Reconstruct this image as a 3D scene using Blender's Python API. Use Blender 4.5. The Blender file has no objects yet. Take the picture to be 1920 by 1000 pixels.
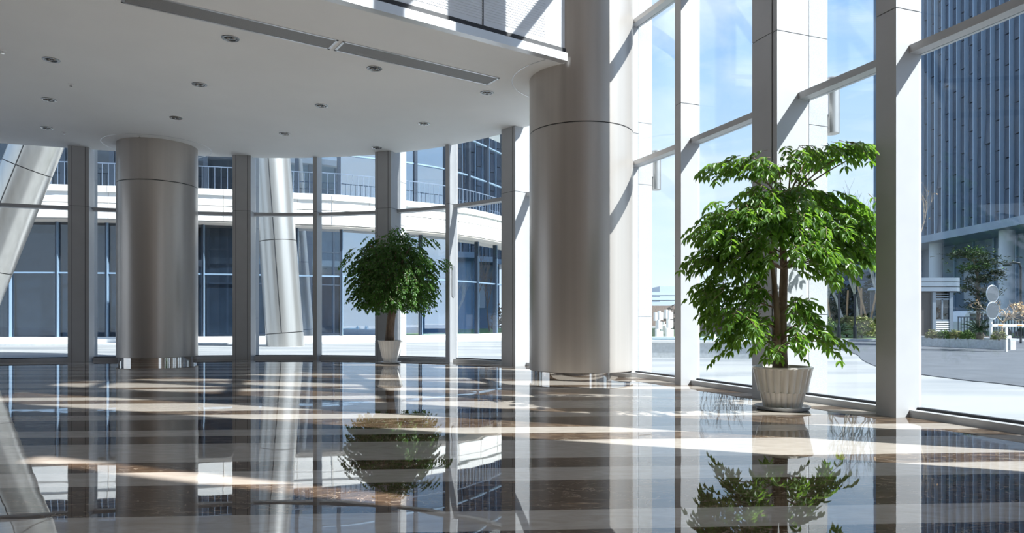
import bpy, math, random
from mathutils import Vector, Matrix
R=math.radians; PI=math.pi
sc=bpy.context.scene; col=sc.collection
# ---------------------------------------------------------------- camera
EYE=1.2; F=1280.0; HY=602.5
cd=bpy.data.cameras.new('camera'); cam=bpy.data.objects.new('camera',cd); col.objects.link(cam)
cam.location=(0,0,EYE); cam.rotation_euler=(R(90),0,0)
cd.sensor_width=36; cd.lens=36*F/1920; cd.shift_y=(HY-500)/1920; cd.clip_start=.05; cd.clip_end=2000
sc.camera=cam
# ---------------------------------------------------------------- colour management
sc.view_settings.view_transform='Standard'; sc.view_settings.look='None'
sc.view_settings.gamma=1; sc.view_settings.use_curve_mapping=False
sc.view_settings.exposure=0.15
sc.cycles.max_bounces=10; sc.cycles.diffuse_bounces=4; sc.cycles.glossy_bounces=5
sc.cycles.transparent_max_bounces=24; sc.cycles.transmission_bounces=6
sc.cycles.sample_clamp_indirect=6; sc.cycles.blur_glossy=0.25
sc.cycles.use_denoising=True
# ---------------------------------------------------------------- sky
w=bpy.data.worlds.new('sky'); sc.world=w; w.use_nodes=True
nt=w.node_tree; N=nt.nodes; L=nt.links; N.clear()
out=N.new('ShaderNodeOutputWorld'); bg=N.new('ShaderNodeBackground'); L.new(bg.outputs[0],out.inputs[0])
tc=N.new('ShaderNodeTexCoord'); sep=N.new('ShaderNodeSeparateXYZ'); L.new(tc.outputs['Generated'],sep.inputs[0])
rp=N.new('ShaderNodeValToRGB'); L.new(sep.outputs[2],rp.inputs[0])
e=rp.color_ramp.elements
e[0].position=0.0; e[0].color=(.80,.88,.96,1); e[1].position=1.0; e[1].color=(.16,.33,.72,1)
q=e.new(.12); q.color=(.68,.82,.97,1); q=e.new(.32); q.color=(.42,.63,.92,1); q=e.new(.5); q.color=(.25,.46,.84,1)
mp=N.new('ShaderNodeMapping'); mp.inputs['Scale'].default_value=(1.2,1.2,4.5); mp.inputs['Rotation'].default_value=(0,R(-18),R(30))
L.new(tc.outputs['Generated'],mp.inputs[0])
nz=N.new('ShaderNodeTexNoise'); nz.inputs['Scale'].default_value=2.6; nz.inputs['Detail'].default_value=7; nz.inputs['Roughness'].default_value=.55; nz.inputs['Distortion'].default_value=.7
L.new(mp.outputs[0],nz.inputs[0])
cr=N.new('ShaderNodeValToRGB'); cr.color_ramp.elements[0].position=.42; cr.color_ramp.elements[1].position=.72
L.new(nz.outputs[0],cr.inputs[0])
mx=N.new('ShaderNodeMix'); mx.data_type='RGBA'; L.new(cr.outputs[0],mx.inputs[0]); L.new(rp.outputs[0],mx.inputs[6]); mx.inputs[7].default_value=(.85,.91,.98,1)
L.new(mx.outputs[2],bg.inputs[0]); bg.inputs[1].default_value=1.15
# ---------------------------------------------------------------- sun
SUN=Vector((.93,-.37,.98)).normalized()
sl=bpy.data.lights.new('sun','SUN'); sl.energy=12; sl.angle=R(.53); sl.color=(1,.975,.935)
so=bpy.data.objects.new('sun',sl); col.objects.link(so); so.rotation_euler=SUN.to_track_quat('Z','Y').to_euler(); so.location=(30,-12,32)
# ---------------------------------------------------------------- materials
M={}
def mat(name,c,rough=.5,metal=0,ior=None,var=0,vs=8,bump=0,bs=20,coat=0,stretch=None,c2=None,spec=None):
    m=bpy.data.materials.new(name); m.use_nodes=True; t=m.node_tree; b=t.nodes['Principled BSDF']
    b.inputs['Base Color'].default_value=(*c,1); b.inputs['Roughness'].default_value=rough; b.inputs['Metallic'].default_value=metal
    if ior: b.inputs['IOR'].default_value=ior
    if coat: b.inputs['Coat Weight'].default_value=coat
    if spec is not None: b.inputs['Specular IOR Level'].default_value=spec
    if var or bump or c2:
        g=t.nodes.new('ShaderNodeTexCoord'); mpn=t.nodes.new('ShaderNodeMapping'); t.links.new(g.outputs['Object'],mpn.inputs[0])
        if stretch: mpn.inputs['Scale'].default_value=stretch
        n=t.nodes.new('ShaderNodeTexNoise'); n.inputs['Scale'].default_value=vs; n.inputs['Detail'].default_value=5; t.links.new(mpn.outputs[0],n.inputs[0])
        r=t.nodes.new('ShaderNodeValToRGB'); r.color_ramp.elements[0].position=.3; r.color_ramp.elements[1].position=.7
        d=c2 or tuple(min(1,x*(1+var)) for x in c); a=c if c2 else tuple(x*(1-var) for x in c)
        r.color_ramp.elements[0].color=(*a,1); r.color_ramp.elements[1].color=(*d,1)
        t.links.new(n.outputs[0],r.inputs[0]); t.links.new(r.outputs[0],b.inputs['Base Color'])
        if bump:
            n2=t.nodes.new('ShaderNodeTexNoise'); n2.inputs['Scale'].default_value=bs; n2.inputs['Detail'].default_value=4; t.links.new(mpn.outputs[0],n2.inputs[0])
            bp=t.nodes.new('ShaderNodeBump'); bp.inputs['Strength'].default_value=bump; bp.inputs['Distance'].default_value=.02
            t.links.new(n2.outputs[0],bp.inputs['Height']); t.links.new(bp.outputs[0],b.inputs['Normal'])
    M[name]=m; return m
mat('ceiling_paint',(.88,.88,.875),.85,bump=.05,bs=3,var=.015,vs=1)
mat('post_metal',(.47,.475,.49),.42,.1,var=.03,vs=3)
mat('post_dark',(.03,.03,.035),.6)
mat('fascia_metal',(.72,.73,.75),.3,.5)
mat('rib_panel',(.74,.75,.78),.4,.2,var=.02,vs=5)
mat('chrome',(.72,.70,.68),.05,1)
mat('stone_pier',(.36,.37,.385),.75,var=.12,vs=60)
mat('stone_white',(.80,.79,.77),.8,var=.03,vs=2)
mat('soffit_tan',(.42,.38,.34),.7)
mat('mullion_dark',(.035,.05,.075),.35,.3)
mat('mullion_blue',(.30,.42,.56),.35,.5)
mat('rail_paint',(.17,.22,.30),.4,.3)
mat('diffuser_frame',(.62,.63,.65),.3,.6)
mat('grille',(.42,.42,.42),.5,.3)
mat('lamp_can',(.30,.30,.30),.25,.9)
mat('lamp_dark',(.05,.05,.05),.35,.5)
mat('white_plastic',(.8,.8,.8),.4)
mat('pot_glaze',(.66,.62,.57),.22,var=.05,vs=5,coat=.4)
mat('pot_white',(.78,.77,.75),.25,var=.03,vs=5,coat=.3)
mat('saucer_grey',(.30,.31,.33),.35)
mat('soil',(.035,.025,.018),.95,bump=.8,bs=30)
mat('bark_brown',(.16,.105,.075),.9,c2=(.34,.25,.19),vs=14,bump=.6,bs=26,stretch=(1,1,.3))
mat('bark_pale',(.30,.28,.26),.85,c2=(.62,.60,.57),vs=9,stretch=(1,1,.3))
mat('bark_grey',(.16,.13,.11),.9,var=.2,vs=6)
mat('twig_tan',(.42,.33,.24),.85,var=.15,vs=4)
mat('stake_wood',(.42,.27,.16),.8,var=.1)
mat('dry_leaf',(.55,.36,.18),.8,var=.2)
mat('asphalt',(.075,.085,.10),.85,var=.16,vs=1.2,bump=.3,bs=60)
mat('kerb_stone',(.46,.48,.50),.8,var=.12,vs=8)
mat('granite_light',(.50,.53,.55),.6,var=.14,vs=9)
mat('water',(.18,.34,.44),.05,spec=.8,bump=.3,bs=12)
mat('water_foam',(.85,.9,.93),.5)
mat('grass_green',(.12,.20,.05),.9,var=.3,vs=12)
mat('hedge_green',(.10,.17,.045),.8,var=.4,vs=9)
mat('hedge_tan',(.30,.25,.13),.8,c2=(.20,.26,.09),vs=5)
mat('cycad_green',(.03,.07,.035),.5,var=.3)
mat('pine_dark',(.018,.035,.025),.8,c2=(.06,.08,.04),vs=4)
mat('pine_green',(.07,.15,.03),.7,var=.3)
mat('brush_brown',(.20,.15,.12),.9,var=.25,vs=3)
mat('tower_spandrel',(.075,.095,.13),.35,.3,var=.12,vs=.6)
mat('tower_fin',(.42,.55,.70),.35,.5)
mat('tower_dark',(.035,.055,.09),.3,.2)
mat('podium_wall',(.20,.27,.36),.4,.1,var=.1,vs=.4)
mat('podium_white',(.55,.60,.66),.5)
mat('booth_band',(.22,.27,.33),.3,.5)
mat('booth_body',(.055,.05,.05),.4,.2)
mat('sign_grey',(.085,.10,.12),.5,.2)
mat('sign_rim',(.35,.40,.45),.3,.4)
mat('paint_white',(.78,.80,.82),.4)
mat('orange_mark',(.72,.30,.05),.5)
mat('fence_dark',(.03,.045,.07),.5,.4)
mat('van_glass',(.02,.03,.04),.1)
mat('rubber',(.02,.02,.02),.8)
mat('lamp_post_dark',(.03,.035,.045),.4,.5)
mat('warm_wall',(.30,.24,.19),.6)
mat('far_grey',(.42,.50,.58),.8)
mat('far_dark',(.06,.09,.13),.6,c2=(.12,.16,.22),vs=.6)
mat('interior_grey',(.26,.25,.24),.85,c2=(.36,.35,.34),vs=1.2)
mat('screen_grey',(.20,.205,.215),.9,c2=(.30,.30,.305),vs=1.6)
mat('sky_reflection_blue',(.20,.28,.37),.8,c2=(.34,.43,.52),vs=.8)  # blue colour stands in for sky reflected in the office glass
mat('interior_dark',(.06,.07,.08),.9)
# brushed steel with soft vertical streaking
def steel(name,c,rough,metal=.9):
    m=bpy.data.materials.new(name); m.use_nodes=True; t=m.node_tree; b=t.nodes['Principled BSDF']
    g=t.nodes.new('ShaderNodeTexCoord'); mpn=t.nodes.new('ShaderNodeMapping'); mpn.inputs['Scale'].default_value=(5,5,.05); t.links.new(g.outputs['Object'],mpn.inputs[0])
    n=t.nodes.new('ShaderNodeTexNoise'); n.inputs['Scale'].default_value=1.2; n.inputs['Detail'].default_value=3; t.links.new(mpn.outputs[0],n.inputs[0])
    r=t.nodes.new('ShaderNodeValToRGB'); r.color_ramp.elements[0].position=.3; r.color_ramp.elements[1].position=.7
    r.color_ramp.elements[0].color=(*[x*.92 for x in c],1); r.color_ramp.elements[1].color=(*[x*1.05 for x in c],1)
    t.links.new(n.outputs[0],r.inputs[0]); t.links.new(r.outputs[0],b.inputs['Base Color'])
    b.inputs['Metallic'].default_value=metal; b.inputs['Roughness'].default_value=rough
    M[name]=m
steel('column_steel',(.53,.49,.455),.33,.5)
steel('outer_steel',(.56,.545,.52),.30,.8)
# polished marble floor: alternating bands of brown and beige stone
def marble():
    m=bpy.data.materials.new('marble_bands'); m.use_nodes=True; t=m.node_tree; b=t.nodes['Principled BSDF']; A=t.nodes.new; K=t.links.new
    g=A('ShaderNodeTexCoord'); s=A('ShaderNodeSeparateXYZ'); K(g.outputs['Object'],s.inputs[0])
    def ma(op,a,bv,c=None):
        n=A('ShaderNodeMath'); n.operation=op
        for i,v in enumerate((a,bv,c)):
            if v is None: continue
            if isinstance(v,(int,float)): n.inputs[i].default_value=v
            else: K(v,n.inputs[i])
        return n.outputs[0]
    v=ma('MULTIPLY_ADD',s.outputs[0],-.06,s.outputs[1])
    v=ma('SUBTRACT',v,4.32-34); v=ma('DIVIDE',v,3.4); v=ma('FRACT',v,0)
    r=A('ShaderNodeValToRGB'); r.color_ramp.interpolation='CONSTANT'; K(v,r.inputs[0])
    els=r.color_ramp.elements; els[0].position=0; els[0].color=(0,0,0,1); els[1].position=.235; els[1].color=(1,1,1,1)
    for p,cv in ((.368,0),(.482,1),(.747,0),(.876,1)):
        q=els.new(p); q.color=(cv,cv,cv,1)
    mpn=A('ShaderNodeMapping'); mpn.inputs['Scale'].default_value=(1,2.6,1); K(g.outputs['Object'],mpn.inputs[0])
    n=A('ShaderNodeTexNoise'); n.inputs['Scale'].default_value=2.4; n.inputs['Detail'].default_value=9; n.inputs['Roughness'].default_value=.65; n.inputs['Distortion'].default_value=1.4; K(mpn.outputs[0],n.inputs[0])
    br=A('ShaderNodeValToRGB'); K(n.outputs[0],br.inputs[0]); be=br.color_ramp.elements
    be[0].position=.32; be[0].color=(.04,.026,.017,1); be[1].position=.72; be[1].color=(.25,.17,.11,1); q=be.new(.52); q.color=(.10,.064,.04,1)
    vn=A('ShaderNodeTexNoise'); vn.inputs['Scale'].default_value=1.7; vn.inputs['Detail'].default_value=6; vn.inputs['Distortion'].default_value=2.2; K(mpn.outputs[0],vn.inputs[0])
    vv=ma('ABSOLUTE',ma('SUBTRACT',vn.outputs[0],.5),0); vr=A('ShaderNodeValToRGB'); K(vv,vr.inputs[0]); vr.color_ramp.elements[0].color=(1,1,1,1); vr.color_ramp.elements[1].color=(0,0,0,1); vr.color_ramp.elements[1].position=.012
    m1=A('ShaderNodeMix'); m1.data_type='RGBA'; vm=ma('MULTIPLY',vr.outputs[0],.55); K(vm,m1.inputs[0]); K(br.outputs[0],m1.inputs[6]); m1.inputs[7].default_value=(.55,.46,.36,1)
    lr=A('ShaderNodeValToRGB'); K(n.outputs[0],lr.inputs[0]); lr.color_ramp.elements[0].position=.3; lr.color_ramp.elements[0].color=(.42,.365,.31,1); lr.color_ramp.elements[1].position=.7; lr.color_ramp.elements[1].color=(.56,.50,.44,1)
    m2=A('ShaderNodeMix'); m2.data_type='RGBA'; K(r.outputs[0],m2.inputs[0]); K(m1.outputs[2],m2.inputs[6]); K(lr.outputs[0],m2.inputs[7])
    K(m2.outputs[2],b.inputs['Base Color']); b.inputs['Roughness'].default_value=.015; b.inputs['IOR'].default_value=1.95
    wn=A('ShaderNodeTexNoise'); wn.inputs['Scale'].default_value=1.1; wn.inputs['Detail'].default_value=2; K(g.outputs['Object'],wn.inputs[0])
    bp=A('ShaderNodeBump'); bp.inputs['Strength'].default_value=.35; bp.inputs['Distance'].default_value=.004; K(wn.outputs[0],bp.inputs['Height']); K(bp.outputs[0],b.inputs['Normal'])
    M['marble']=m
marble()
def paving():
    m=bpy.data.materials.new('pale_paving'); m.use_nodes=True; t=m.node_tree; b=t.nodes['Principled BSDF']; A=t.nodes.new; K=t.links.new
    g=A('ShaderNodeTexCoord'); mpn=A('ShaderNodeMapping'); mpn.inputs['Scale'].default_value=(.12,.5,1); mpn.inputs['Rotation'].default_value=(0,0,R(3)); K(g.outputs['Object'],mpn.inputs[0])
    n=A('ShaderNodeTexNoise'); n.inputs['Scale'].default_value=1.0; n.inputs['Detail'].default_value=6; K(mpn.outputs[0],n.inputs[0])
    r=A('ShaderNodeValToRGB'); K(n.outputs[0],r.inputs[0]); e=r.color_ramp.elements
    e[0].position=.36; e[0].color=(.17,.185,.20,1); e[1].position=.56; e[1].color=(.285,.29,.29,1)
    K(r.outputs[0],b.inputs['Base Color']); b.inputs['Roughness'].default_value=.8; M['paving']=m
paving()
def glassmat(name,tint,refl=1.0,ior=1.5,rough=0.0):
    m=bpy.data.materials.new(name); m.use_nodes=True; t=m.node_tree; A=t.nodes.new; K=t.links.new
    t.nodes.remove(t.nodes['Principled BSDF']); o=t.nodes['Material Output']
    tr=A('ShaderNodeBsdfTransparent'); tr.inputs[0].default_value=(*tint,1); gl=A('ShaderNodeBsdfGlossy'); gl.inputs['Roughness'].default_value=rough; gl.inputs[0].default_value=(.95,.97,1,1)
    fr=A('ShaderNodeFresnel'); gm=A('ShaderNodeNewGeometry'); mi=A('ShaderNodeMix'); mi.inputs[2].default_value=ior; mi.inputs[3].default_value=1/ior; K(gm.outputs['Backfacing'],mi.inputs[0]); K(mi.outputs[0],fr.inputs[0]); ml=A('ShaderNodeMath'); ml.operation='MULTIPLY'; ml.use_clamp=True; ml.inputs[1].default_value=refl; K(fr.outputs[0],ml.inputs[0])
    mxs=A('ShaderNodeMixShader'); K(ml.outputs[0],mxs.inputs[0]); K(tr.outputs[0],mxs.inputs[1]); K(gl.outputs[0],mxs.inputs[2]); K(mxs.outputs[0],o.inputs[0]); M[name]=m
glassmat('clear_glass',(.93,.965,.98),.8,1.45)
glassmat('facade_glass',(.66,.80,.92),9.0,1.55,.0)
glassmat('facade_glass_dark',(.50,.58,.66),2.0,1.5,.0)
def leafmat(name,c1,c2,tr):
    m=bpy.data.materials.new(name); m.use_nodes=True; t=m.node_tree; A=t.nodes.new; K=t.links.new; b=t.nodes['Principled BSDF']; o=t.nodes['Material Output']
    g=A('ShaderNodeTexCoord'); n=A('ShaderNodeTexNoise'); n.inputs['Scale'].default_value=5; n.inputs['Detail'].default_value=3; K(g.outputs['Object'],n.inputs[0])
    r=A('ShaderNodeValToRGB'); r.color_ramp.elements[0].position=.35; r.color_ramp.elements[1].position=.65; r.color_ramp.elements[0].color=(*c1,1); r.color_ramp.elements[1].color=(*c2,1); K(n.outputs[0],r.inputs[0]); K(r.outputs[0],b.inputs['Base Color'])
    b.inputs['Roughness'].default_value=.38
    tl=A('ShaderNodeBsdfTranslucent'); tl.inputs[0].default_value=(*tr,1); mxs=A('ShaderNodeMixShader'); mxs.inputs[0].default_value=.36
    K(b.outputs[0],mxs.inputs[1]); K(tl.outputs[0],mxs.inputs[2]); K(mxs.outputs[0],o.inputs[0]); M[name]=m
leafmat('leaf_bright',(.03,.085,.018),(.10,.21,.04),(.30,.55,.05))
leafmat('leaf_dark',(.03,.085,.02),(.10,.22,.045),(.15,.33,.04))
# ---------------------------------------------------------------- mesh helpers
class MB:
    def __init__(s): s.v=[]; s.f=[]
    def add(s,vs,fs):
        b=len(s.v); s.v+= [tuple(x) for x in vs]; s.f+=[tuple(b+i for i in f) for f in fs]
    def box(s,x0,x1,y0,y1,z0,z1):
        s.add([(x0,y0,z0),(x1,y0,z0),(x1,y1,z0),(x0,y1,z0),(x0,y0,z1),(x1,y0,z1),(x1,y1,z1),(x0,y1,z1)],
              [(0,3,2,1),(4,5,6,7),(0,1,5,4),(1,2,6,5),(2,3,7,6),(3,0,4,7)])
    def obox(s,p,t,n,a0,a1,b0,b1,z0,z1):   # box in a frame: a along t, b along n (2-D unit vectors)
        P=lambda a,b,z:(p[0]+t[0]*a+n[0]*b,p[1]+t[1]*a+n[1]*b,z)
        s.add([P(a0,b0,z0),P(a1,b0,z0),P(a1,b1,z0),P(a0,b1,z0),P(a0,b0,z1),P(a1,b0,z1),P(a1,b1,z1),P(a0,b1,z1)],
              [(0,3,2,1),(4,5,6,7),(0,1,5,4),(1,2,6,5),(2,3,7,6),(3,0,4,7)])
    def prism(s,poly,z0,z1):
        n=len(poly); s.add([(x,y,z0) for x,y in poly]+[(x,y,z1) for x,y in poly],
            [tuple(range(n))[::-1],tuple(range(n,2*n))]+[(i,(i+1)%n,n+(i+1)%n,n+i) for i in range(n)])
    def strip(s,inner,outer,z0,z1):        # closed bar swept along two matched 2-D polylines
        n=len(inner); vs=[]
        for a,b in zip(inner,outer): vs+=[(a[0],a[1],z0),(b[0],b[1],z0),(b[0],b[1],z1),(a[0],a[1],z1)]
        fs=[]
        for i in range(n-1):
            k=4*i
            for j in range(4): fs.append((k+j,k+(j+1)%4,k+4+(j+1)%4,k+4+j))
        fs+=[(3,2,1,0),tuple(4*(n-1)+j for j in range(4))]; s.add(vs,fs)
    def lathe(s,prof,seg=48,c=(0,0,0),cap=True):
        vs=[];fs=[];m=len(prof)
        for k in range(seg):
            a=2*PI*k/seg
            for r,z in prof: vs.append((c[0]+r*math.cos(a),c[1]+r*math.sin(a),c[2]+z))
        for k in range(seg):
            k2=(k+1)%seg
            for j in range(m-1): fs.append((k*m+j,k2*m+j,k2*m+j+1,k*m+j+1))
        if cap:
            fs.append(tuple(k*m for k in range(seg))[::-1]); fs.append(tuple(k*m+m-1 for k in range(seg)))
        s.add(vs,fs)
    def tube(s,pts,rad,seg=6,cap=True):
        pts=[Vector(p) for p in pts]; n=len(pts); rad=rad if isinstance(rad,(list,tuple)) else [rad]*n
        vs=[];fs=[]; u=None
        for i,p in enumerate(pts):
            d=(pts[min(i+1,n-1)]-pts[max(i-1,0)])
            d=d.normalized() if d.length>1e-9 else Vector((0,0,1))
            if u is None: u=d.orthogonal().normalized()
            else:
                u=(u-d*u.dot(d)); u=u.normalized() if u.length>1e-6 else d.orthogonal().normalized()
            v=d.cross(u)
            for k in range(seg):
                a=2*PI*k/seg; vs.append(p+(u*math.cos(a)+v*math.sin(a))*rad[i])
        for i in range(n-1):
            for k in range(seg): fs.append((i*seg+k,i*seg+(k+1)%seg,(i+1)*seg+(k+1)%seg,(i+1)*seg+k))
        if cap: fs.append(tuple(range(seg))[::-1]); fs.append(tuple((n-1)*seg+k for k in range(seg)))
        s.add(vs,fs)
    def leaf(s,p,d,up,l,wd,fold=.25):
        d=d.normalized(); sd=d.cross(up)
        sd=sd.normalized() if sd.length>1e-4 else d.orthogonal().normalized()
        nn=sd.cross(d); h=nn*(wd*fold)
        s.add([p,p+d*l*.3+sd*wd*.5+h,p+d*l*.65+sd*wd*.38+h,p+d*l-nn*l*.06,p+d*l*.65-sd*wd*.38+h,p+d*l*.3-sd*wd*.5+h],[(0,1,2,3),(0,3,4,5)])
    def build(s,name,m,parent=None,smooth=False,at=None):
        me=bpy.data.meshes.new(name); vs=s.v
        if at is None and parent is not None: at=parent.matrix_basis.translation if parent.parent is None else None
        if parent is not None:
            o0=parent; off=Vector((0,0,0))
            while o0 is not None: off+=o0.location; o0=o0.parent
        else: off=Vector(at) if at is not None else Vector((0,0,0))
        me.from_pydata([(x-off[0],y-off[1],z-off[2]) for x,y,z in vs],[],s.f); me.update()
        me.materials.append(M[m])
        if smooth:
            me.polygons.foreach_set('use_smooth',[True]*len(me.polygons))
        o=bpy.data.objects.new(name,me); col.objects.link(o)
        if parent is not None: o.parent=parent
        elif at is not None: o.location=off
        return o
def tag(o,label=None,cat=None,group=None,kind=None):
    if label: o['label']=label
    if cat: o['category']=cat
    if group: o['group']=group
    if kind: o['kind']=kind
    return o
def thing(name,loc,label=None,cat=None,group=None,kind=None):
    o=bpy.data.objects.new(name,None); col.objects.link(o); o.location=loc; o.empty_display_size=.2
    return tag(o,label,cat,group,kind)
def autosmooth(o,ang=35):
    me=o.data; me.polygons.foreach_set('use_smooth',[True]*len(me.polygons)); me.set_sharp_from_angle(angle=R(ang)); return o
def copy_tree(o,parent=None):
    c=o.copy(); col.objects.link(c); c.parent=parent
    for ch in [x for x in o.children]: copy_tree(ch,c)
    return c
def at(px,py,d): return Vector(((px-960)/F*d,d,EYE+(HY-py)/F*d))
def gp(px,py,z=0):
    d=F*(EYE-z)/(py-HY); return Vector(((px-960)/F*d,d,z))
def crom(P,n):
    out_=[]; m=len(P)
    for i in range(m-1):
        p0,p1,p2,p3=[Vector(P[max(0,min(m-1,j))]) for j in (i-1,i,i+1,i+2)]
        for k in range(n):
            t=k/n; out_.append(.5*((2*p1)+(-p0+p2)*t+(2*p0-5*p1+4*p2-p3)*t*t+(-p0+3*p1-3*p2+p3)*t**3))
    out_.append(Vector(P[-1])); return out_
# ---------------------------------------------------------------- plan of the curved glass wall
CO=[0.56425088,-2.01959923,0.21599699,5.67946859,-3.86676181,10.81768318]; CX,CY=-6.0,9.0
def rr(t):
    v=0
    for c in CO: v=v*t+c
    return v
def fc(t,off=0.0):       # off>0 outwards from the bars' inner face
    p=Vector((CX+rr(t)*math.cos(t),CY+rr(t)*math.sin(t)))
    if off:
        q=Vector((CX+rr(t+.002)*math.cos(t+.002),CY+rr(t+.002)*math.sin(t+.002)))-p; q.normalize(); p=p+Vector((q.y,-q.x))*off
    return p
def frame(t,off=0.0):
    a=fc(t-.004,off); b=fc(t+.004,off); tg=(b-a).normalized(); return fc(t,off),tg,Vector((tg.y,-tg.x))   # outward normal
def hit(px,off):         # parameter where the offset curve crosses the sight line through pixel column px
    lo,hi=R(-30),R(150); k=(px-960)/F
    f=lambda t:(lambda p:p.x-k*p.y)(fc(t,off))
    for _ in range(60):
        mid=(lo+hi)/2
        if f(mid)>0: lo=mid
        else: hi=mid
    return (lo+hi)/2
GL=.17     # glass line offset
TOP=16.0
ZT=4.56    # first transom underside
# ---------------------------------------------------------------- floor, ground, ceiling
T0,T1=R(-24),R(140)
NP=120
curve=[fc(T0+(T1-T0)*i/NP,GL+.02) for i in range(NP+1)]
fl=MB(); poly=[tuple(p) for p in curve]+[(-24,14),(-24,-12),(7.2,-12),(7.2,3)]
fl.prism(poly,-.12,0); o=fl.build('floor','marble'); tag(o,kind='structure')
g=MB(); g.box(-160,260,-60,420,-.5,-.12); o=g.build('ground','paving'); tag(o,kind='structure')
CE=6.38
edge_t=[hit(px,-.12) for px in (992,)][0]
# slab outline: follows the wall on the far side, straight free edge towards the void
sl_pts=[fc(edge_t+(R(140)-edge_t)*i/80,-.10 ) for i in range(81)]
E0=Vector((1.02,13.72)); ed=Vector((2.89,1.93)).normalized()
E1=E0-ed*22
slab=[tuple(p) for p in sl_pts]+[(-24,14),(E1.x,E1.y),(E0.x,E0.y),(1.2,13.75),(1.0,14.5)]
c=MB(); c.prism(slab,CE,CE+.55); o=c.build('ceiling','ceiling_paint'); tag(o,kind='structure'); ceiling=o
# lip along the slab edge
en=Vector((ed.y,-ed.x))
c=MB(); c.obox(E0,ed,en,-22,.0,.0,.16,CE-.0,CE+.16); o=c.build('trim_1','fascia_metal'); tag(o,kind='structure')
b=c=MB(); c.obox(E0,ed,en,-22,.05,-.02,.04,CE+.16,CE+.30); o=c.build('shadow_gap','post_dark',None); o.parent=bpy.data.objects['trim_1']
# ribbed panel wall standing on the slab edge
c=MB(); c.obox(E0,ed,en,-22,.12,-.10,.02,CE+.30,TOP-.02); o=c.build('wall_upper','rib_panel'); tag(o,kind='structure'); wu=o
c=MB()
z=CE+.42
while z<10.5:
    c.obox(E0,ed,en,-22,-.45,.02,.028,z,z+.022); z+=.05
o=c.build('rib','rib_panel',wu)
c=MB(); c.obox(E0,ed,en,.12,.17,-.12,.05,CE+.2,TOP-.02); c.build('edge_profile','post_dark',wu)
for k in range(5):
    c=MB(); c.obox(E0,ed,en,-1.9-2.2*k,-1.88-2.2*k,.02,.034,CE+.3,TOP-.05); c.build('panel_joint','post_dark',wu)
# roof over the hall
c=MB(); rpoly=[tuple(fc(R(-24)+(R(140)+R(24))*i/60,1.0)) for i in range(61)]+[(-24,14),(-24,-11),(7.6,-11)]
c.prism(rpoly,TOP,TOP+.5); o=c.build('roof','ceiling_paint'); tag(o,kind='structure')
# slotted wall beyond the last glazed bay on the right, and added unseen walls
pw,tw,nw=frame(R(-20.6),.1)
c=MB()
Wp=[(pw.x+.25,pw.y-.35),(pw.x+.6,pw.y-.3),(7.4,1.75),(6.9,1.65)]; c.prism(Wp,0,TOP)
c.box(6.9,7.4,-3.2,1.2,0,TOP); c.box(6.9,7.4,1.2,1.68,0,8.0); c.box(6.9,7.4,1.2,1.68,12.2,TOP)  # slot shaped to let a patch of sun onto the floor
o=c.build('wall_right','ceiling_paint'); tag(o,kind='structure')
c=MB(); c.box(-24,7.4,-11.4,-11,0,TOP); o=c.build('wall_back_unseen','warm_wall'); tag(o,kind='structure')  # added out of view to hold back sky light from behind
c=MB(); c.box(-24.4,-24,-11.4,10,0,TOP); o=c.build('wall_left_unseen','warm_wall'); tag(o,kind='structure')  # unseen, added to darken the hall from the left
# ---------------------------------------------------------------- window posts
posts=[]   # (param, half width) for bays
WIDE=.55
def post(px,kind,label,joint,wpx=None,wid=None,param=None):
    D=.40 if kind=='wide' else .22      # how far the post stands in front of the bars
    wd=wid or (WIDE if kind=='wide' else .13)
    t=param if param is not None else hit(px,-D)
    p,tg,n=frame(t,0)
    th=thing('window_post',(p.x,p.y,0),label,'post','steel posts of the curved glass wall')
    c=MB(); c.obox(p,tg,n,-wd/2+.012,wd/2-.012,-D+.012,GL+.02,0,TOP); c.build('core','post_dark',th)
    for a,b,nm in ((0,joint-.006,'lower_casing'),(joint+.006,TOP,'upper_casing')):
        c=MB(); c.obox(p,tg,n,-wd/2,wd/2,-D,GL+.03,a,b); c.build(nm,'post_metal',th)
        if kind=='wide':
            c=MB(); c.obox(p,tg,n,-wd*.31,wd*.31,-D-.012,-D+.004,a+.0,b-.0); c.build('face_panel','post_metal',th)
            c=MB()
            for s_ in (-1,1): c.obox(p,tg,n,s_*wd*.32-.006,s_*wd*.32+.006,-D-.002,-D+.002,a,b)
            c.build('panel_groove','post_dark',th)
    posts.append((t,wd/2)); return th,p,tg,n,wd
def pier(p,tg,n,wd,label,out=.40,joints=(1.3,4.2,5.55,8.3,11.2)):
    th=thing('stone_pier',(p.x+n.x*(GL+out/2+.03),p.y+n.y*(GL+out/2+.03),-.12),label,'pier','stone clad piers outside the glass wall')
    c=MB(); c.obox(p,tg,n,-wd/2+.03,wd/2-.03,GL+.04,GL+out-.012,-.12,TOP); c.build('core','post_dark',th)
    zs=[-.12]+list(joints)+[TOP]
    for a,b in zip(zs,zs[1:]):
        c=MB(); c.obox(p,tg,n,-wd/2,wd/2,GL+.04,GL+out,a+.005,b-.005); c.build('stone_slab','stone_pier',th)
    return th
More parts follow.
